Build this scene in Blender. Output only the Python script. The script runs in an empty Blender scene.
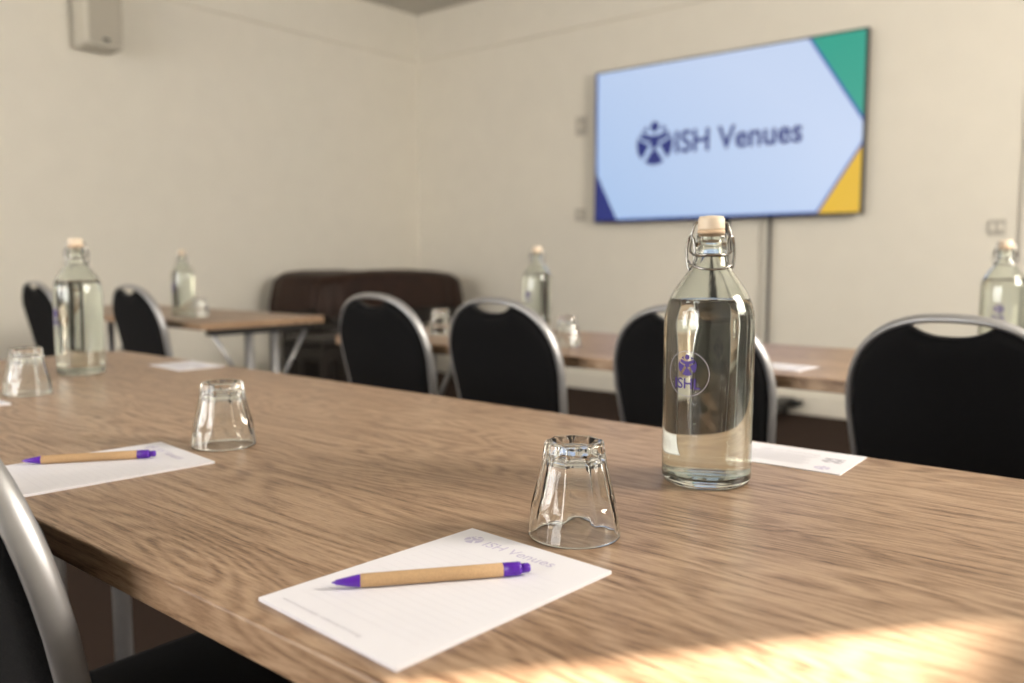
import bpy, bmesh, math, random
from mathutils import Vector, Matrix
random.seed(3)
scene = bpy.context.scene
COL = scene.collection
scene.view_settings.view_transform = 'Standard'

# ------------------------------------------------------------ helpers
def lin(c):
    out = []
    for v in c:
        v = v/255.0
        out.append(v/12.92 if v <= 0.04045 else ((v+0.055)/1.055)**2.4)
    return (out[0], out[1], out[2], 1.0)

def mat_basic(name, rgb, rough=0.5, metal=0.0, var=0.08, nscale=40.0, bump=0.0, spec=0.5, coord='Object'):
    m = bpy.data.materials.new(name); m.use_nodes = True
    nt = m.node_tree; b = nt.nodes['Principled BSDF']
    tc = nt.nodes.new('ShaderNodeTexCoord')
    n = nt.nodes.new('ShaderNodeTexNoise'); n.inputs['Scale'].default_value = nscale
    n.inputs['Detail'].default_value = 4
    nt.links.new(tc.outputs[coord], n.inputs['Vector'])
    r = nt.nodes.new('ShaderNodeValToRGB')
    c = lin(rgb)
    r.color_ramp.elements[0].position = 0.3; r.color_ramp.elements[1].position = 0.7
    r.color_ramp.elements[0].color = (c[0]*(1-var), c[1]*(1-var), c[2]*(1-var), 1)
    r.color_ramp.elements[1].color = (min(1, c[0]*(1+var)), min(1, c[1]*(1+var)), min(1, c[2]*(1+var)), 1)
    nt.links.new(n.outputs['Fac'], r.inputs['Fac'])
    nt.links.new(r.outputs['Color'], b.inputs['Base Color'])
    b.inputs['Roughness'].default_value = rough
    b.inputs['Metallic'].default_value = metal
    b.inputs['Specular IOR Level'].default_value = spec
    if bump > 0:
        bp = nt.nodes.new('ShaderNodeBump'); bp.inputs['Strength'].default_value = bump
        bp.inputs['Distance'].default_value = 0.002
        nt.links.new(n.outputs['Fac'], bp.inputs['Height'])
        nt.links.new(bp.outputs['Normal'], b.inputs['Normal'])
    return m

def mat_glass(name, rgb=(1, 1, 1), ior=1.5, rough=0.0):
    m = bpy.data.materials.new(name); m.use_nodes = True
    b = m.node_tree.nodes['Principled BSDF']
    b.inputs['Base Color'].default_value = (*rgb, 1)
    b.inputs['Transmission Weight'].default_value = 1.0
    b.inputs['Roughness'].default_value = rough
    b.inputs['IOR'].default_value = ior
    return m

def mat_emit(name, rgb, strength=1.0, rgb2=None):
    m = bpy.data.materials.new(name); m.use_nodes = True
    nt = m.node_tree; b = nt.nodes['Principled BSDF']
    b.inputs['Base Color'].default_value = (0.01, 0.01, 0.01, 1)
    b.inputs['Roughness'].default_value = 0.35
    b.inputs['Emission Strength'].default_value = strength
    b.inputs['Emission Color'].default_value = lin(rgb)
    if rgb2:
        tc = nt.nodes.new('ShaderNodeTexCoord')
        g = nt.nodes.new('ShaderNodeTexGradient')
        mp = nt.nodes.new('ShaderNodeMapping')
        nt.links.new(tc.outputs['Generated'], mp.inputs['Vector'])
        mp.inputs['Rotation'].default_value = (0, math.radians(35), 0)
        nt.links.new(mp.outputs['Vector'], g.inputs['Vector'])
        r = nt.nodes.new('ShaderNodeValToRGB')
        r.color_ramp.elements[0].color = lin(rgb); r.color_ramp.elements[1].color = lin(rgb2)
        nt.links.new(g.outputs['Fac'], r.inputs['Fac'])
        nt.links.new(r.outputs['Color'], b.inputs['Emission Color'])
    return m

def mat_wood():
    m = bpy.data.materials.new('oak_laminate'); m.use_nodes = True
    nt = m.node_tree; b = nt.nodes['Principled BSDF']; L = nt.links.new
    tc = nt.nodes.new('ShaderNodeTexCoord')
    def noise(scale, s, detail, dist=0.0, rough=0.55):
        mp = nt.nodes.new('ShaderNodeMapping'); mp.inputs['Scale'].default_value = scale
        L(tc.outputs['Object'], mp.inputs['Vector'])
        n = nt.nodes.new('ShaderNodeTexNoise'); n.inputs['Scale'].default_value = s
        n.inputs['Detail'].default_value = detail; n.inputs['Distortion'].default_value = dist
        n.inputs['Roughness'].default_value = rough
        L(mp.outputs['Vector'], n.inputs['Vector']); return n
    def math_n(op, a, bb):
        k = nt.nodes.new('ShaderNodeMath'); k.operation = op
        for i, v in enumerate((a, bb)):
            if v is None: continue
            if isinstance(v, (int, float)): k.inputs[i].default_value = v
            else: L(v, k.inputs[i])
        return k.outputs[0]
    big = noise((0.8, 4.5, 4.5), 1.3, 3, 0.2)
    rings = math_n('SINE', math_n('MULTIPLY', big.outputs['Fac'], 190.0), None)
    mask = noise((0.9, 3.0, 3.0), 1.1, 1)
    rings = math_n('MULTIPLY', rings, math_n('MULTIPLY', mask.outputs['Fac'], 0.085))
    streak = noise((2.0, 80.0, 80.0), 1.8, 9, 0.1, 0.72)
    pores = noise((22.0, 420.0, 420.0), 2.0, 4, 0.0, 0.75)
    plank = noise((0.5, 2.2, 2.2), 1.6, 2)
    v = math_n('ADD', math_n('MULTIPLY', streak.outputs['Fac'], 0.44), math_n('MULTIPLY', pores.outputs['Fac'], 0.46))
    v = math_n('ADD', v, rings)
    v = math_n('ADD', v, math_n('MULTIPLY', plank.outputs['Fac'], 0.20))
    r = nt.nodes.new('ShaderNodeValToRGB')
    e = r.color_ramp.elements
    e[0].position = 0.42; e[0].color = lin((96, 70, 51))
    e[1].position = 0.69; e[1].color = lin((188, 160, 133))
    x = e.new(0.50); x.color = lin((143, 114, 90))
    x = e.new(0.57); x.color = lin((168, 139, 113))
    L(v, r.inputs['Fac'])
    # fine dark open-pore dashes
    dash = noise((38.0, 620.0, 620.0), 1.4, 2, 0.0, 0.5)
    dr = nt.nodes.new('ShaderNodeValToRGB')
    dr.color_ramp.elements[0].position = 0.60; dr.color_ramp.elements[1].position = 0.70
    L(dash.outputs['Fac'], dr.inputs['Fac'])
    mx_ = nt.nodes.new('ShaderNodeMixRGB'); mx_.blend_type = 'MULTIPLY'
    L(math_n('MULTIPLY', dr.outputs['Color'], 0.55), mx_.inputs['Fac'])
    L(r.outputs['Color'], mx_.inputs['Color1']); mx_.inputs['Color2'].default_value = (0.42, 0.36, 0.31, 1)
    L(mx_.outputs['Color'], b.inputs['Base Color'])
    b.inputs['Roughness'].default_value = 0.36
    b.inputs['Specular IOR Level'].default_value = 0.5
    bp = nt.nodes.new('ShaderNodeBump'); bp.inputs['Strength'].default_value = 0.3
    bp.inputs['Distance'].default_value = 0.0006
    L(v, bp.inputs['Height']); L(bp.outputs['Normal'], b.inputs['Normal'])
    return m

def link(o, parent=None):
    COL.objects.link(o)
    if parent: o.parent = parent
    return o

def mesh_obj(name, verts, faces, mats, parent=None, smooth=False, midx=None, recalc=True, bevel=0.0, bseg=3):
    me = bpy.data.meshes.new(name)
    me.from_pydata([tuple(v) for v in verts], [], faces)
    if not isinstance(mats, (list, tuple)): mats = [mats]
    for m in mats: me.materials.append(m)
    if midx:
        for p, i in zip(me.polygons, midx): p.material_index = i
    if recalc:
        bm = bmesh.new(); bm.from_mesh(me)
        bmesh.ops.recalc_face_normals(bm, faces=bm.faces)
        bm.to_mesh(me); bm.free()
    if smooth:
        for p in me.polygons: p.use_smooth = True
    o = bpy.data.objects.new(name, me)
    link(o, parent)
    if bevel > 0:
        md = o.modifiers.new('bevel', 'BEVEL'); md.width = bevel; md.segments = bseg
        md.limit_method = 'ANGLE'; md.angle_limit = math.radians(50)
    return o

def empty(name, loc=(0, 0, 0), rotz=0.0):
    o = bpy.data.objects.new(name, None); o.empty_display_size = 0.1
    COL.objects.link(o); o.location = loc; o.rotation_euler = (0, 0, rotz)
    return o

def box(name, x0, x1, y0, y1, z0, z1, mat, parent=None, bevel=0.0, bseg=3, smooth=False):
    v = [(x0, y0, z0), (x1, y0, z0), (x1, y1, z0), (x0, y1, z0), (x0, y0, z1), (x1, y0, z1), (x1, y1, z1), (x0, y1, z1)]
    f = [(0, 3, 2, 1), (4, 5, 6, 7), (0, 1, 5, 4), (1, 2, 6, 5), (2, 3, 7, 6), (3, 0, 4, 7)]
    return mesh_obj(name, v, f, mat, parent, bevel=bevel, bseg=bseg, smooth=smooth)

def lathe(name, prof, mat, parent=None, n=64, mod=None, smooth=True, off=(0, 0, 0), closed=False):
    verts, rings = [], []
    for (r, z) in prof:
        if r < 1e-7:
            verts.append((off[0], off[1], z+off[2])); rings.append([len(verts)-1])
        else:
            ring = []
            for i in range(n):
                a = 2*math.pi*i/n
                k = mod(a, z, r) if mod else 1.0
                verts.append((off[0]+r*k*math.cos(a), off[1]+r*k*math.sin(a), z+off[2])); ring.append(len(verts)-1)
            rings.append(ring)
    faces = []
    pairs = list(zip(rings, rings[1:]))
    if closed: pairs.append((rings[-1], rings[0]))
    for A, B in pairs:
        if len(A) == 1 and len(B) == 1: continue
        for i in range(n):
            j = (i+1) % n
            if len(A) == 1: faces.append((A[0], B[i], B[j]))
            elif len(B) == 1: faces.append((A[i], A[j], B[0]))
            else: faces.append((A[i], A[j], B[j], B[i]))
    return mesh_obj(name, verts, faces, mat, parent, smooth=smooth)

def sweep(name, pts, ru, mat, parent=None, rv=None, n=12, closed=False, up=Vector((0, 0, 1))):
    rv = rv or ru
    pts = [Vector(p) for p in pts]; m = len(pts)
    verts, faces = [], []
    prev = None
    for i, p in enumerate(pts):
        if closed: t = pts[(i+1) % m]-pts[i-1]
        elif i == 0: t = pts[1]-pts[0]
        elif i == m-1: t = pts[-1]-pts[-2]
        else: t = (pts[i+1]-p).normalized()+(p-pts[i-1]).normalized()
        t.normalize()
        if prev is None:
            a = up if abs(t.dot(up)) < 0.95 else Vector((0, 1, 0))
            u = (a-t*a.dot(t)).normalized()
        else:
            u = (prev-t*prev.dot(t)).normalized()
        prev = u; w = t.cross(u)
        for k in range(n):
            an = 2*math.pi*k/n
            verts.append(p+u*(ru*math.cos(an))+w*(rv*math.sin(an)))
    segs = m if closed else m-1
    for i in range(segs):
        A = i*n; B = ((i+1) % m)*n
        for k in range(n):
            l = (k+1) % n
            faces.append((A+k, A+l, B+l, B+k))
    if not closed:
        faces.append(tuple(range(n))[::-1]); faces.append(tuple((m-1)*n+k for k in range(n)))
    return mesh_obj(name, verts, faces, mat, parent, smooth=True)

_text_cache = {}
def text_mesh(s, size, bold=0.0):
    key = (s, bold)
    if key not in _text_cache:
        cu = bpy.data.curves.new('t', 'FONT'); cu.body = s; cu.size = 1.0; cu.offset = bold
        cu.resolution_u = 4
        o = bpy.data.objects.new('t', cu); COL.objects.link(o)
        bpy.context.view_layer.update()
        dg = bpy.context.evaluated_depsgraph_get()
        me = o.evaluated_get(dg).to_mesh()
        V = [(v.co.x, v.co.y) for v in me.vertices]; F = [tuple(p.vertices) for p in me.polygons]
        o.evaluated_get(dg).to_mesh_clear()
        bpy.data.objects.remove(o, do_unlink=True)
        _text_cache[key] = (V, F)
    V, F = _text_cache[key]
    return [(x*size, y*size) for x, y in V], F

def flat(name, V, F, fn, mat, parent=None):
    """place 2-D artwork with mapping fn(x,y)->3D"""
    return mesh_obj(name, [fn(x, y) for x, y in V], F, mat, parent, recalc=False)

def ring2(cx, cy, r0, r1, n=48, a0=0, a1=2*math.pi):
    V, F = [], []
    for i in range(n+1):
        a = a0+(a1-a0)*i/n
        V += [(cx+r0*math.cos(a), cy+r0*math.sin(a)), (cx+r1*math.cos(a), cy+r1*math.sin(a))]
    for i in range(n): F.append((2*i, 2*i+1, 2*i+3, 2*i+2))
    return V, F

def globe_logo(cx, cy, r, N=60):
    """globe lobes left and right, light bands between, dark raised-arm figure with a head on top"""
    def dark(x, y):
        hd = math.hypot(x, y-0.86)
        if hd < 0.25: return True
        if hd < 0.36: return False
        if math.hypot(x, y) > 1.0: return False
        ax = abs(x)
        # torso and arms
        arms = 0.28+0.40*ax*ax
        if ax < 0.78 and abs(y-arms) < 0.16: return True
        if ax < 0.24 and -0.10 < y < 0.35: return True
        # spreading light legs with a dark foot wedge between
        if y <= -0.02:
            c = 0.14+(-0.02-y)*0.62
            if abs(ax-c) < 0.15: return False
            if ax < c: return y < -0.30 or ax < 0.10
            return True
        if abs(y-arms) < 0.28 and ax < 0.86: return False
        return ax > 0.40
    V, F = [], []
    idx = {}
    def vid(i, j):
        if (i, j) not in idx:
            idx[(i, j)] = len(V)
            V.append((cx+r*(-1.2+2.4*i/N), cy+r*(-1.2+2.4*j/N)))
        return idx[(i, j)]
    for i in range(N):
        for j in range(N):
            if dark(-1.2+2.4*(i+0.5)/N, -1.2+2.4*(j+0.5)/N):
                F.append((vid(i, j), vid(i+1, j), vid(i+1, j+1), vid(i, j+1)))
    return V, F

# ------------------------------------------------------------ materials
M_wall = mat_basic('wall_paint', (233, 228, 217), 0.9, var=0.015, nscale=6, bump=0.02)
M_ceil = mat_basic('ceiling_paint', (196, 193, 186), 0.95, var=0.02, nscale=5)
M_trim = mat_basic('trim_paint', (230, 225, 214), 0.6, var=0.02, nscale=8)
M_carpet = mat_basic('carpet', (56, 44, 38), 1.0, var=0.35, nscale=220, bump=0.6, spec=0.1)
M_wood = mat_wood()
M_silver = mat_basic('silver_frame', (176, 176, 178), 0.40, metal=0.75, var=0.04, nscale=60)
M_chrome = mat_basic('steel_wire', (165, 163, 160), 0.22, metal=1.0, var=0.03)
M_fabric = mat_basic('black_fabric', (22, 22, 24), 0.95, var=0.3, nscale=600, bump=0.5, spec=0.2)
M_black = mat_basic('black_plastic', (22, 22, 24), 0.45, var=0.1)
M_paper = mat_basic('paper', (234, 233, 240), 0.8, var=0.01, nscale=30)
M_inkL = mat_basic('lavender_ink', (204, 199, 222), 0.8, var=0.02)
M_inkG = mat_basic('grey_ink', (190, 188, 198), 0.8, var=0.02)
M_inkR = mat_basic('rule_ink', (220, 218, 227), 0.8, var=0.01)
M_purple = mat_basic('purple_plastic', (92, 36, 172), 0.3, var=0.05)
M_kraft = mat_basic('kraft_barrel', (190, 156, 116), 0.75, var=0.10, nscale=900)
M_logo = mat_basic('bottle_print', (70, 50, 138), 0.5, var=0.03)
M_etch = mat_basic('etched_ring', (190, 190, 205), 0.7, var=0.03)
M_cap = mat_basic('stopper_ceramic', (230, 214, 192), 0.45, var=0.03)
M_rubber = mat_basic('stopper_seal', (210, 182, 152), 0.6, var=0.05)
M_glass = mat_glass('clear_glass', (0.985, 1.0, 0.99), 1.5)
M_bglass = mat_glass('bottle_glass', (0.955, 0.988, 0.95), 1.5)
M_water = mat_glass('water', (0.99, 1.0, 1.0), 1.33)
M_leather = mat_basic('brown_leatherette', (44, 25, 16), 0.55, var=0.3, nscale=9, bump=0.3, spec=0.3)
M_darkwood = mat_basic('piano_wood', (22, 14, 11), 0.4, var=0.2, nscale=12)
M_spk = mat_basic('speaker_white', (205, 200, 188), 0.6, var=0.03)
M_grille = mat_basic('speaker_grille', (184, 178, 165), 0.8, var=0.10, nscale=300, bump=0.4)
M_sock = mat_basic('socket_plastic', (186, 181, 171), 0.5, var=0.03)
M_door = mat_basic('door_paint', (214, 209, 199), 0.6, var=0.03, nscale=5)

# ------------------------------------------------------------ room
XL, XR, YB, YF, ZC = -5.48, 1.6, 5.30, -3.0, 3.11
T = 0.2
box('floor', XL-T, XR+T, YF-T, YB+T, -0.1, 0, M_carpet)
box('ceiling', XL-T, XR+T, YF-T, YB+T, ZC, ZC+0.1, M_ceil)
box('wall_left', XL-T, XL, YF-T, YB+T, 0, ZC, M_wall)
box('wall_back', XL, XR, YB, YB+T, 0, ZC, M_wall)

def wall_with_holes(name, axis, plane, thick, a0, a1, holes, mat):
    par = empty(name)
    cur = a0; k = 1
    def seg(b0, b1, z0, z1):
        nonlocal k
        if b1-b0 < 1e-4 or z1-z0 < 1e-4: return
        lo, hi = min(plane, plane+thick), max(plane, plane+thick)
        if axis == 'x': box('panel_%d' % k, lo, hi, b0, b1, z0, z1, mat, par)
        else: box('panel_%d' % k, b0, b1, lo, hi, z0, z1, mat, par)
        k += 1
    for (h0, h1, z0, z1) in sorted(holes):
        seg(cur, h0, 0, ZC); seg(h0, h1, 0, z0); seg(h0, h1, z1, ZC); cur = h1
    seg(cur, a1, 0, ZC)
    return par
winR = [(1.55, 2.965, 1.485, 2.65)]
winF = [(-4.6, -2.9, 0.9, 2.6), (-2.2, -0.5, 0.9, 2.6)]
wall_with_holes('wall_right', 'x', XR, 0.12, YF, YB, winR, M_wall)
wall_with_holes('wall_front', 'y', YF, -0.2, XL, XR, winF, M_wall)
def window_frame(name, axis, plane, h):
    par = empty(name); a0, a1, z0, z1 = h; w = 0.04
    for i, (b0, b1, c0, c1) in enumerate(((a0, a0+w, z0, z1), (a1-w*0.2, a1, z0, z1), (a0, a1, z0, z0+w*0.2), (a0, a1, z1-w, z1))):
        if axis == 'x': box('frame_%d' % (i+1), plane-0.01, plane+0.05, b0, b1, c0, c1, M_trim, par)
        else: box('frame_%d' % (i+1), b0, b1, plane-0.05, plane+0.01, c0, c1, M_trim, par)
    if axis == 'y':
        c = (a0+a1)/2; box('mullion', c-0.02, c+0.02, plane-0.05, plane+0.01, z0, z1, M_trim, par)
        c = (z0+z1)/2; box('transom', a0, a1, plane-0.05, plane+0.01, c-0.02, c+0.02, M_trim, par)
window_frame('window_1', 'x', XR+0.03, winR[0])
window_frame('window_2', 'y', YF-0.03, winF[0])
window_frame('window_3', 'y', YF-0.03, winF[1])
def rail(name, x0, x1, y0, y1, z):
    box(name, x0, x1, y0, y1, z-0.018, z+0.018, M_wall, bevel=0.004)
rail('trim_1', XL, XL+0.022, YF, YB, 2.73)
rail('trim_2', XL+0.022, XR, YB-0.022, YB, 2.73)
box('baseboard_left', XL, XL+0.018, YF, YB, 0, 0.13, M_trim, bevel=0.005)
box('baseboard_back', XL+0.018, -0.82, YB-0.018, YB, 0, 0.13, M_trim, bevel=0.005)
d = empty('door_1')
box('architrave_1', -0.81, -0.73, YB-0.03, YB, 0, 2.15, M_trim, d, bevel=0.006)
box('architrave_2', 0.09, 0.17, YB-0.03, YB, 0, 2.15, M_trim, d, bevel=0.006)
box('architrave_3', -0.73, 0.09, YB-0.03, YB, 2.07, 2.15, M_trim, d, bevel=0.006)
box('leaf', -0.73, 0.09, YB-0.015, YB, 0.01, 2.07, M_door, d, bevel=0.003)
box('panel_1', -0.60, -0.04, YB-0.022, YB-0.012, 1.15, 1.95, M_door, d, bevel=0.006)
box('panel_2', -0.60, -0.04, YB-0.022, YB-0.012, 0.2, 1.0, M_door, d, bevel=0.006)
sweep('handle', [(-0.66, YB-0.015, 1.03), (-0.66, YB-0.06, 1.03), (-0.54, YB-0.06, 1.03)], 0.009, M_silver, d)

# ------------------------------------------------------------ wall fittings
def wall_plate(name, x, z, w, h, rockers):
    p = empty(name, (x, YB, z))
    box('plate', -w/2, w/2, -0.012, 0, -h/2, h/2, M_sock, p, bevel=0.003)
    for i in range(rockers):
        cx = -w/2+w*(i+0.5)/rockers
        box('rocker_%d' % (i+1), cx-0.012, cx+0.012, -0.017, -0.011, -0.018, 0.018, M_trim, p, bevel=0.002)
wall_plate('light_switch', -3.72, 1.99, 0.09, 0.14, 1)
wall_plate('light_switch', -3.72, 1.33, 0.09, 0.09, 1)
wall_plate('wall_socket', -0.925, 1.165, 0.085, 0.085, 2)

sp = empty('wall_speaker', (XL, 2.46, 2.27))
box('cabinet', 0.05, 0.24, -0.115, 0.115, 0, 0.38, M_spk, sp, bevel=0.02, bseg=4, smooth=False)
box('grille', 0.238, 0.248, -0.10, 0.10, 0.02, 0.36, M_grille, sp, bevel=0.006)
box('bracket', 0.0, 0.06, -0.03, 0.03, 0.08, 0.30, M_black, sp, bevel=0.004)
box('badge', 0.247, 0.251, -0.02, 0.02, 0.035, 0.05, M_black, sp)

# ------------------------------------------------------------ television on its stand
tv = empty('television', (0, 0, 0))
tx0, tx1, tz0, tz1, ty = -3.53, -1.62, 1.258, 2.337, 5.2
M_bez = mat_basic('bezel', (14, 14, 16), 0.4, var=0.05)
box('housing', tx0, tx1, ty, ty+0.04, tz0, tz1, M_bez, tv, bevel=0.004)
box('rear_cover', tx0+0.25, tx1-0.25, ty+0.038, ty+0.055, tz0+0.12, tz1-0.12, M_bez, tv, bevel=0.006)
E_bg = mat_emit('screen_light', (166, 194, 232), 1.0, (196, 212, 240))
E_navy = mat_emit('screen_navy', (26, 42, 118), 1.0)
E_teal = mat_emit('screen_teal', (42, 160, 138), 1.0)
E_yel = mat_emit('screen_yellow', (224, 178, 20), 1.0)
E_blue = mat_emit('screen_blue', (40, 84, 170), 1.0)
b = 0.012
sx0, sx1, sz0, sz1 = tx0+b, tx1-b, tz0+b, tz1-b
def scr(layer):
    return lambda x, y: (sx0+x*(sx1-sx0), ty-0.001-0.0008*layer, sz0+y*(sz1-sz0))
flat('screen', [(0, 0), (1, 0), (1, 1), (0, 1)], [(0, 1, 2, 3)], scr(0), E_bg, tv)
flat('graphic_teal', [(0.83, 1), (1, 0.53), (1, 1)], [(0, 1, 2)], scr(1), E_teal, tv)
flat('graphic_yellow', [(0.868, 0), (1, 0), (1, 0.37)], [(0, 1, 2)], scr(1), E_yel, tv)
flat('graphic_navy', [(0, 0), (0.10, 0), (0, 0.34)], [(0, 1, 2)], scr(1), E_navy, tv)
flat('graphic_lines', [(0.82, 1), (0.83, 1), (1, 0.53), (1, 0.50), (0.858, 0), (0.868, 0), (1, 0.37), (1, 0.395)],
     [(0, 3, 2, 1), (4, 5, 6, 7)], scr(1.5), E_blue, tv)
flat('graphic_border', [(0, 0), (0.007, 0.012), (0.007, 1), (0, 1), (1, 0), (1, 0.012)], [(0, 1, 2, 3), (0, 4, 5, 1)], scr(0.5), E_blue, tv)
V, F = globe_logo(0, 0, 0.140)
flat('globe_mark', V, F, lambda x, y: (-3.030+x, ty-0.003, 1.785+y), E_navy, tv)
V, F = text_mesh('ISH Venues', 1.0, 0.022)
w = max(x for x, y in V)-min(x for x, y in V); mx = min(x for x, y in V)
s = 0.88/w
flat('wordmark', V, F, lambda x, y: (-2.87+(x-mx)*s, ty-0.003, 1.715+y*s*1.08), E_navy, tv)
box('column', -2.62, -2.50, 5.258, 5.29, 0.05, 1.9, M_black, tv, bevel=0.005)
box('mount_plate', -2.85, -2.27, 5.25, 5.262, 1.5, 2.0, M_black, tv)
sweep('side_pole', [(-2.2, 5.24, 0.08), (-2.2, 5.24, 1.3)], 0.011, M_black, tv)
box('base_beam', -2.95, -1.95, 5.17, 5.26, 0.06, 0.10, M_black, tv, bevel=0.008)
for i, x in enumerate((-2.9, -2.05)):
    box('foot_%d' % (i+1), x-0.05, x+0.05, 4.72, 5.26, 0.06, 0.11, M_black, tv, bevel=0.012)
    for j, y in enumerate((4.78, 5.2)):
        k = lathe('castor_%d_%d' % (i, j), [(0, -0.015), (0.03, -0.015), (0.033, 0), (0.03, 0.015), (0, 0.015)], M_black, tv, n=20)
        k.rotation_euler = (0, math.pi/2, 0); k.location = (x, y, 0.034)

# ------------------------------------------------------------ tables
TZ = 0.74
TZ2 = 0.74
def conference_table(x0, x1, y0, y1, legs, TZ):
    p = empty('conference_table')
    box('top', x0, x1, y0, y1, TZ-0.028, TZ, M_wood, p, bevel=0.0018, bseg=2)
    yc = (y0+y1)/2
    box('rail_rear', x0+0.1, x1-0.1, yc+0.06, yc+0.09, TZ-0.06, TZ-0.028, M_silver, p, bevel=0.004)
    for i, x in enumerate(legs):
        n = i+1
        box('bracket_%d' % n, x-0.025, x+0.025, yc-0.24, yc+0.24, TZ-0.055, TZ-0.028, M_black, p, bevel=0.004)
        for s in (-1, 1):
            sweep('post_%d_%s' % (n, 'a' if s < 0 else 'b'), [(x, yc+s*0.06, TZ-0.05), (x, yc+s*0.06, 0.09)], 0.017, M_silver, p)
            sweep('brace_%d_%s' % (n, 'a' if s < 0 else 'b'), [(x, yc+s*0.22, TZ-0.05), (x, yc+s*0.07, TZ-0.30)], 0.008, M_silver, p)
            c = lathe('castor_%d_%s' % (n, 'a' if s < 0 else 'b'), [(0, -0.012), (0.026, -0.012), (0.03, 0), (0.026, 0.012), (0, 0.012)], M_black, p, n=20)
            c.rotation_euler = (0, math.pi/2, 0); c.location = (x, yc+s*0.27, 0.031)
        sweep('foot_%d' % n, [(x, yc-0.31, 0.065), (x, yc-0.15, 0.085), (x, yc+0.15, 0.085), (x, yc+0.31, 0.065)], 0.02, M_silver, p, rv=0.024)
    return p
conference_table(-2.245, 0.95, 0.305, 1.06, (-1.62, -0.2, 0.75), TZ)
conference_table(-2.17, 0.6, 1.72, 2.36, (-2.115, -1.125, 0.25), TZ2)
conference_table(-4.60, -2.98, 1.72, 2.30, (-4.50, -3.02), TZ2)

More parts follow.
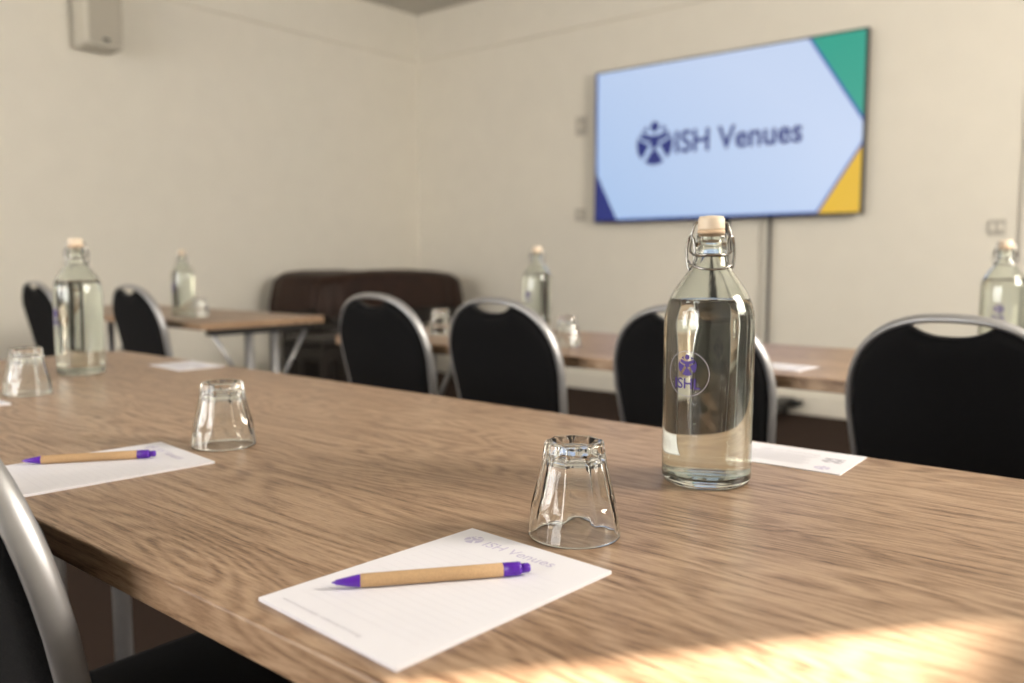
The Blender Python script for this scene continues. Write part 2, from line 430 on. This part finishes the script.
# ------------------------------------------------------------ chairs
def banquet_chair(x, y, rot=0.0):
    p = empty('banquet_chair', (x, y, 0), rot)
    W, ZS, ZT, EX = 0.184, 0.70, 0.181, 2.45
    def hw(z): return W-(max(0, ZS-z))*0.09
    def yy(xx, z): return (0.883-z)*0.22+0.35*xx*xx
    def pt(xx, z): return Vector((xx, yy(xx, z), z))
    pts = []
    zs = [0.40+0.30*i/6 for i in range(7)]
    for z in zs[:-1]: pts.append(pt(-hw(z), z))
    N = 26
    for i in range(N+1):
        a = math.pi-math.pi*i/N
        c, s_ = math.cos(a), max(0.0, math.sin(a))
        pts.append(pt(W*math.copysign(abs(c)**(2/EX), c), ZS+ZT*s_**(2/EX)))
    for z in reversed(zs[:-1]): pts.append(pt(hw(z), z))
    def leg(sx):
        return [Vector((sx*0.165, 0.02, 0.22)), Vector((sx*0.180, -0.055, 0.012))]
    full = list(reversed(leg(-1)))+pts+leg(1)
    sweep('back_frame', full, 0.0075, M_silver, p, rv=0.0125, n=14, up=Vector((1, 0, 0)))
    nS, nT = 41, 16
    verts, faces = [], []
    layers = []
    def dip(s_):
        k = abs(s_)/0.40
        return 0.030*(1-k**2.6) if k < 1 else 0.0
    for side in (-1, 1):
        g = []
        for i in range(nS):
            s_ = -1+2*i/(nS-1)
            top = ZS+ZT*(max(0, 1-abs(s_)**EX))**(1/EX)-0.005-dip(s_)
            row = []
            for j in range(nT):
                t = j/(nT-1)
                z = 0.50+t*(top-0.50)
                xx = s_*(hw(z)-0.006)
                edge = min(1.0, (1-abs(s_))/0.12, (1-t)/0.08+0.001, t/0.08+0.001)
                th = 0.009+0.011*math.sqrt(max(0, 1-(1-edge)**2))
                v = pt(xx, z); v.y += side*th
                verts.append(v); row.append(len(verts)-1)
            g.append(row)
        layers.append(g)
    A, B = layers
    for i in range(nS-1):
        for j in range(nT-1):
            faces.append((A[i][j], A[i+1][j], A[i+1][j+1], A[i][j+1]))
            faces.append((B[i][j], B[i][j+1], B[i+1][j+1], B[i+1][j]))
    for i in range(nS-1):
        faces.append((A[i][0], B[i][0], B[i+1][0], A[i+1][0]))
        faces.append((A[i][-1], A[i+1][-1], B[i+1][-1], B[i][-1]))
    for j in range(nT-1):
        faces.append((A[0][j], A[0][j+1], B[0][j+1], B[0][j]))
        faces.append((A[-1][j], B[-1][j], B[-1][j+1], A[-1][j+1]))
    mesh_obj('back_pad', verts, faces, M_fabric, p, smooth=True)
    hp = []
    for i in range(21):
        s_ = -0.40+0.80*i/20
        top = ZS+ZT*(1-abs(s_)**EX)**(1/EX)-0.005-dip(s_)
        hp.append(pt(s_*(W-0.006), top))
    sweep('handle_rim', hp, 0.003, M_black, p, rv=0.013, n=10, up=Vector((0, 0, 1)))
    sv, sf = [], []
    def se(w_, d_, z, n=40, e=5.0):
        r = []
        for i in range(n):
            a = 2*math.pi*i/n; c, s2 = math.cos(a), math.sin(a)
            sv.append((w_*math.copysign(abs(c)**(2/e), c), 0.295+d_*math.copysign(abs(s2)**(2/e), s2), z)); r.append(len(sv)-1)
        return r
    R = [se(0.19, 0.19, 0.415), se(0.207, 0.212, 0.425), se(0.213, 0.218, 0.450), se(0.207, 0.212, 0.472), se(0.175, 0.18, 0.484), se(0.08, 0.08, 0.489)]
    for a_, b_ in zip(R, R[1:]):
        for i in range(40): sf.append((a_[i], a_[(i+1) % 40], b_[(i+1) % 40], b_[i]))
    sf.append(tuple(R[0])[::-1]); sf.append(tuple(R[-1]))
    mesh_obj('seat', sv, sf, M_fabric, p, smooth=True)
    sweep('seat_frame', [(-0.165, 0.10, 0.405), (-0.185, 0.30, 0.405), (-0.185, 0.475, 0.405), (0.185, 0.475, 0.405), (0.185, 0.30, 0.405), (0.165, 0.10, 0.405)], 0.011, M_silver, p, closed=True)
    for s_ in (-1, 1):
        sweep('front_leg_%d' % (1 if s_ < 0 else 2), [(s_*0.185, 0.47, 0.41), (s_*0.190, 0.485, 0.2), (s_*0.195, 0.50, 0.012)], 0.012, M_silver, p)
        sweep('side_stretcher_%d' % (1 if s_ < 0 else 2), [(s_*0.168, 0.045, 0.29), (s_*0.188, 0.475, 0.29)], 0.008, M_silver, p)
        for j, (fx, fy) in enumerate(((0.195, 0.50), (0.180, -0.055))):
            lathe('glide_%d_%d' % (s_+2, j), [(0, 0), (0.016, 0), (0.016, 0.02), (0, 0.02)], M_black, p, n=16, off=(s_*fx, fy, 0))
    return p
for cx, cy, r in ((-1.853, 1.60, 0.0), (-1.395, 1.60, -0.02), (-0.861, 1.60, 0.03), (-0.341, 1.60, -0.02), (-4.20, 1.58, 0.0), (-3.28, 1.58, 0.0)):
    banquet_chair(cx, cy, r)
banquet_chair(-0.838, 0.200, 0.0)

# ------------------------------------------------------------ bottles
def bottle(x, y, rot, z=TZ, logo=True):
    p = empty('swing_top_bottle', (x, y, z), 0)
    out = [(0, 0.004), (0.030, 0.003), (0.040, 0.0), (0.0455, 0.002), (0.0478, 0.008), (0.048, 0.02), (0.048, 0.172), (0.0472, 0.184), (0.0442, 0.196),
           (0.0385, 0.208), (0.0310, 0.219), (0.0235, 0.229), (0.0185, 0.238), (0.0165, 0.247), (0.0158, 0.258), (0.0170, 0.260), (0.0178, 0.264), (0.0170, 0.268), (0.0150, 0.269)]
    inn = [(0.0105, 0.269), (0.0112, 0.262), (0.0125, 0.247), (0.0150, 0.238), (0.0200, 0.228), (0.0275, 0.2175), (0.0350, 0.206), (0.0408, 0.194), (0.0438, 0.182), (0.0448, 0.170), (0.0448, 0.022), (0.0435, 0.013), (0.038, 0.009), (0.020, 0.011), (0, 0.013)]
    lathe('glass_body', out+inn, M_bglass, p, n=72)
    wat = [(0, 0.0125), (0.020, 0.0105), (0.0382, 0.0085), (0.0437, 0.0128), (0.0450, 0.022), (0.0450, 0.170), (0.0440, 0.182), (0.0410, 0.194), (0.0388, 0.199), (0.036, 0.1985), (0, 0.1985)]
    lathe('water', wat, M_water, p, n=72)
    top = empty('closure', (0, 0, 0), rot); top.parent = p
    lathe('seal', [(0, 0.265), (0.0108, 0.265), (0.0145, 0.2695), (0.0145, 0.2725), (0, 0.2725)], M_rubber, top, n=32)
    lathe('stopper', [(0, 0.272), (0.0138, 0.272), (0.0142, 0.275), (0.0140, 0.284), (0.0125, 0.2872), (0.006, 0.288), (0, 0.288)], M_cap, top, n=32)
    ringp = [(0.0178*math.cos(2*math.pi*i/28), 0.0178*math.sin(2*math.pi*i/28), 0.2465) for i in range(28)]
    sweep('neck_wire', ringp, 0.0015, M_chrome, top, closed=True, n=8)
    for s_ in (-1, 1):
        lp = []
        for i in range(24):
            a = 2*math.pi*i/24
            lp.append((s_*(0.0210+0.0040*math.cos(a)), 0.004*math.cos(a), 0.248+0.0185*math.sin(a)))
        sweep('side_loop_%d' % (s_+2), lp, 0.0015, M_chrome, top, closed=True, n=8)
        sweep('bail_%d' % (s_+2), [(s_*0.0175, 0, 0.2465), (s_*0.0215, 0, 0.250), (s_*0.0205, 0, 0.268), (s_*0.0170, 0, 0.280), (s_*0.0130, 0, 0.281)], 0.0014, M_chrome, top, n=8)
    sweep('lever', [(-0.0235, 0, 0.240), (-0.022, -0.012, 0.236), (-0.012, -0.021, 0.232), (0, -0.0235, 0.231), (0.012, -0.021, 0.232), (0.022, -0.012, 0.236), (0.0235, 0, 0.240)], 0.0013, M_chrome, top, n=8)
    R_ = 0.0482
    fn = lambda px, pz: (R_*math.sin(px/R_), -R_*math.cos(px/R_), 0.123+pz)
    V, F = globe_logo(0, 0.0085, 0.0105)
    flat('printed_globe', V, F, fn, M_logo, p)
    V, F = text_mesh('ISHL', 0.0155, 0.016)
    w = max(a for a, b_ in V)+min(a for a, b_ in V)
    flat('printed_name', [(a-w/2, b_-0.0155) for a, b_ in V], F, fn, M_logo, p)
    V, F = ring2(0, 0, 0.0232, 0.0238, 64)
    flat('printed_ring', V, F, fn, M_etch, p)
    return p
bottle(-0.414, 0.832, 0.55)
bottle(-1.848, 0.784, 0.9)
bottle(-1.72, 2.20, 0.5, TZ2)
bottle(-0.367, 2.22, 0.3, TZ2)
bottle(-3.49, 1.93, 0.7, TZ2)

# ------------------------------------------------------------ tumblers (upside down)
def tumbler(x, y, rot, z0=TZ):
    NF = 9
    def wz(z):
        return 0.0 if z < 0.018 else (1.0 if z > 0.032 else (z-0.018)/0.014)
    def mod_o(a, z, r):
        s = 2*math.pi/NF
        k = math.cos(s/2)/math.cos((a % s)-s/2)
        return 1+(k**1.9-1)*wz(z)
    out = [(0, 0.0795), (0.014, 0.0800), (0.0215, 0.0840), (0.0250, 0.0840), (0.0268, 0.0815), (0.0278, 0.074), (0.0298, 0.062), (0.0320, 0.052), (0.0344, 0.042), (0.0364, 0.034),
           (0.0376, 0.0295), (0.0384, 0.026), (0.0388, 0.020), (0.0390, 0.014), (0.0402, 0.004), (0.0406, 0.0012), (0.0398, 0.0)]
    inn = [(0.0386, 0.0), (0.0380, 0.002), (0.0366, 0.014), (0.0352, 0.024), (0.0332, 0.034), (0.0304, 0.044), (0.0276, 0.056), (0.0250, 0.066), (0.0225, 0.070), (0.018, 0.0718), (0, 0.0722)]
    o = lathe('drinking_glass', out+inn, M_glass, None, n=90, mod=lambda a, z, r: mod_o(a, z, r))
    o.location = (x, y, z0); o.rotation_euler = (0, 0, rot)
    return o
for x, y, r, z in ((-0.4186, 0.590, 0.2, TZ), (-0.982, 0.592, 0.5, TZ), (-1.640, 0.600, 0.1, TZ), (-1.40, 1.93, 0, TZ2), (-1.93, 1.96, 0.3, TZ2), (-3.36, 1.93, 0.2, TZ2)):
    tumbler(x, y, r, z)

# ------------------------------------------------------------ notepads, cards, pens
def notepad(x, y, rot):
    p = empty('notepad', (x, y, TZ), rot)
    w, h, t = 0.153, 0.212, 0.0030
    box('sheets', -w/2, w/2, -h/2, h/2, 0, t, M_paper, p, bevel=0.0004, bseg=1)
    fn = lambda a, b_: (a, b_, t+0.00015)
    V, F = globe_logo(-0.052, 0.084, 0.0085, 40)
    flat('globe_mark', V, F, fn, M_inkL, p)
    V, F = text_mesh('ISH Venues', 0.0165, 0.004)
    flat('heading', [(a-0.039, b_+0.0785) for a, b_ in V], F, fn, M_inkL, p)
    V, F = [], []
    for i in range(17):
        yl = 0.058-i*0.0085; o = len(V)
        V += [(-0.064, yl), (0.064, yl), (0.064, yl+0.0003), (-0.064, yl+0.0003)]; F.append((o, o+1, o+2, o+3))
    flat('ruled_lines', V, F, fn, M_inkR, p)
    V, F = text_mesh('www.ish-venues.example   conferences and meetings', 0.0042)
    flat('footer', [(a-0.062, b_-0.096) for a, b_ in V], F, fn, M_inkG, p)
    return p
notepad(-0.423, 0.429, math.radians(-3.2))
notepad(-0.984, 0.430, math.radians(-5.0))
notepad(-1.615, 0.431, math.radians(-2))

def info_card(x, y, rot, z=TZ):
    p = empty('information_card', (x, y, z), rot)
    w, h, t = 0.152, 0.107, 0.0012
    box('card', -w/2, w/2, -h/2, h/2, 0, t, M_paper, p)
    fn = lambda a, b_: (a, b_, t+0.00015)
    V, F = globe_logo(0.05, -0.035, 0.009, 40)
    flat('globe_mark', V, F, fn, M_inkL, p)
    V, F = text_mesh('Welcome to ISH', 0.011)
    flat('heading', [(0.03-a, 0.028-b_) for a, b_ in V], F, fn, M_inkG, p)
    V, F = [], []
    for i in range(7):
        yl = 0.012-i*0.007; o = len(V); e = 0.03-0.012*((i*37) % 5)/5
        V += [(-0.06, yl), (e, yl), (e, yl+0.0018), (-0.06, yl+0.0018)]; F.append((o, o+1, o+2, o+3))
    flat('body_text', V, F, fn, M_inkG, p)
    V, F = [], []
    for i in range(6):
        for j in range(6):
            if (i*7+j*5+i*j) % 3:
                o = len(V); a, b_ = 0.038+i*0.004, -0.005+j*0.004
                V += [(a, b_), (a+0.004, b_), (a+0.004, b_+0.004), (a, b_+0.004)]; F.append((o, o+1, o+2, o+3))
    flat('code_block', V, F, fn, M_inkG, p)
    return p
info_card(-0.385, 0.998, math.radians(2))
info_card(-1.80, 0.995, math.radians(-3))
info_card(-1.20, 2.05, math.radians(8), TZ2)
info_card(-0.75, 1.85, math.radians(-4), TZ2)

def pen(x0, y0, x1, y1, z):
    ang = math.atan2(y1-y0, x1-x0); Ln = math.hypot(x1-x0, y1-y0)
    p = empty('ballpoint_pen', (x0, y0, z+0.0052), ang)
    def part(name, prof, mat):
        o = lathe(name, prof, mat, p, n=32); o.rotation_euler = (0, math.pi/2, 0); return o
    k = Ln/0.143
    part('tip', [(0, 0), (0.0006, 0.0002), (0.0008, 0.002), (0.0018, 0.003), (0.0034, 0.012), (0.0046, 0.019), (0.0047, 0.021), (0, 0.021)], M_purple)
    part('barrel', [(0, 0.0205), (0.0048, 0.0205), (0.0050, 0.024), (0.0051, 0.09*k), (0.0051, 0.123*k), (0, 0.123*k)], M_kraft)
    part('collar', [(0, 0.1225*k), (0.0052, 0.1225*k), (0.0052, 0.134*k), (0.0048, 0.136*k), (0, 0.136*k)], M_purple)
    part('button', [(0, 0.135*k), (0.0036, 0.135*k), (0.0036, 0.1415*k), (0.0026, 0.143*k), (0, 0.143*k)], M_purple)
    return p
pen(-0.476, 0.369, -0.3845, 0.4845, TZ+0.0031)
pen(-1.052, 0.374, -0.969, 0.493, TZ+0.0031)

# ------------------------------------------------------------ covered piano and bench
pi = empty('piano', (-4.97, 4.30, 0))
HX, HY = 0.37, 0.74
verts, faces = [], []
n = 200
def rg(sx, sy, z, e, fold=0.0, hem=0.0):
    r = []
    for i in range(n):
        a = 2*math.pi*i/n; c, s2 = math.cos(a), math.sin(a)
        f = 1+fold*(math.sin(a*11+0.6)*0.6+math.sin(a*23+1.3)*0.4)
        zz = z+0.010*math.sin(a*3+z*9)+hem*(math.sin(a*4+1)+0.5*math.sin(a*9))
        verts.append((HX*sx*f*math.copysign(abs(c)**(2/e), c), HY*sy*f*math.copysign(abs(s2)**(2/e), s2), zz)); r.append(len(verts)-1)
    return r
RR = [rg(0.3, 0.3, 0.905, 4), rg(0.7, 0.75, 0.902, 4), rg(0.88, 0.90, 0.890, 4), rg(0.95, 0.955, 0.865, 4.5, 0.006), rg(0.99, 0.985, 0.825, 5, 0.014), rg(1.00, 1.0, 0.76, 5, 0.024),
      rg(1.02, 1.01, 0.69, 5, 0.034, 0.010), rg(1.03, 1.015, 0.63, 5, 0.040, 0.022), rg(1.035, 1.015, 0.615, 5, 0.042, 0.022)]
for a_, b_ in zip(RR, RR[1:]):
    for i in range(n): faces.append((a_[i], a_[(i+1) % n], b_[(i+1) % n], b_[i]))
faces.append(tuple(RR[0]))
mesh_obj('cover', verts, faces, M_leather, pi, smooth=True)
box('body', -0.31, 0.31, -0.64, 0.64, 0.50, 0.82, M_darkwood, pi, bevel=0.01)
box('keybed', 0.05, 0.34, -0.64, 0.64, 0.54, 0.60, M_darkwood, pi, bevel=0.01)
box('lower_panel', -0.31, -0.05, -0.62, 0.62, 0.05, 0.52, M_darkwood, pi, bevel=0.01)
for i, (a, b_) in enumerate(((-0.27, -0.6), (0.30, -0.6), (-0.27, 0.6), (0.30, 0.6))):
    lathe('leg_%d' % (i+1), [(0, 0), (0.025, 0), (0.028, 0.05), (0.035, 0.3), (0.045, 0.48), (0.045, 0.55), (0, 0.55)], M_darkwood, pi, n=16, off=(a, b_, 0))
for j in (-1, 0, 1):
    box('pedal_%d' % (j+2), -0.06, 0.06, j*0.07-0.015, j*0.07+0.015, 0.05, 0.07, M_silver, pi, bevel=0.004)
be = empty('piano_bench', (-4.15, 3.30, 0), 0.05)
box('cushion', -0.19, 0.19, -0.27, 0.27, 0.47, 0.53, M_darkwood, be, bevel=0.02, bseg=4)
box('apron', -0.175, 0.175, -0.255, 0.255, 0.39, 0.472, M_darkwood, be, bevel=0.005)
for i, (a, b_) in enumerate(((-1, -1), (1, -1), (-1, 1), (1, 1))):
    box('leg_%d' % (i+1), a*0.155-0.022, a*0.155+0.022, b_*0.235-0.022, b_*0.235+0.022, 0, 0.40, M_darkwood, be, bevel=0.004)

# ------------------------------------------------------------ light
w = bpy.data.worlds.new('World'); scene.world = w; w.use_nodes = True
bg = w.node_tree.nodes['Background']
bg.inputs[0].default_value = (0.92, 0.95, 1.0, 1); bg.inputs[1].default_value = 2.0

def area(name, loc, target, sx, sy, energy, col):
    l = bpy.data.lights.new(name, 'AREA'); l.shape = 'RECTANGLE'; l.size = sx; l.size_y = sy
    l.energy = energy; l.color = col
    o = bpy.data.objects.new(name, l); COL.objects.link(o); o.location = loc
    o.rotation_euler = (Vector(target)-Vector(loc)).to_track_quat('-Z', 'Y').to_euler()
    return o
area('window_daylight', (XR+0.06, 2.25, 2.06), (-3, 2.25, 1.6), 1.25, 1.1, 140, (1.0, 0.92, 0.80))
area('window_daylight', (-3.75, YF-0.02, 1.75), (-3.75, 3, 1.3), 1.6, 1.6, 54, (1.0, 0.97, 0.92))
area('window_daylight', (-1.35, YF-0.02, 1.75), (-1.35, 3, 1.3), 1.6, 1.6, 58, (1.0, 0.97, 0.92))
sl = bpy.data.lights.new('sun', 'SUN'); sl.energy = 62.0; sl.angle = math.radians(0.5); sl.color = (1.0, 0.88, 0.72)
so = bpy.data.objects.new('sun', sl); COL.objects.link(so); so.location = (6, 8, 4)
e = math.radians(15)
so.rotation_euler = Vector((-0.613*math.cos(e), -0.790*math.cos(e), -math.sin(e))).to_track_quat('-Z', 'Y').to_euler()

# ------------------------------------------------------------ camera
cd = bpy.data.cameras.new('camera'); cam = bpy.data.objects.new('camera', cd); COL.objects.link(cam)
cam.location = (0, 0, 0.98)
cam.rotation_euler = (math.radians(90-5.48), 0, math.radians(39.7))
cd.sensor_width = 36; cd.lens = 29.53; cd.clip_start = 0.02
cd.dof.use_dof = True; cd.dof.focus_distance = 0.77; cd.dof.aperture_fstop = 3.8
scene.camera = cam
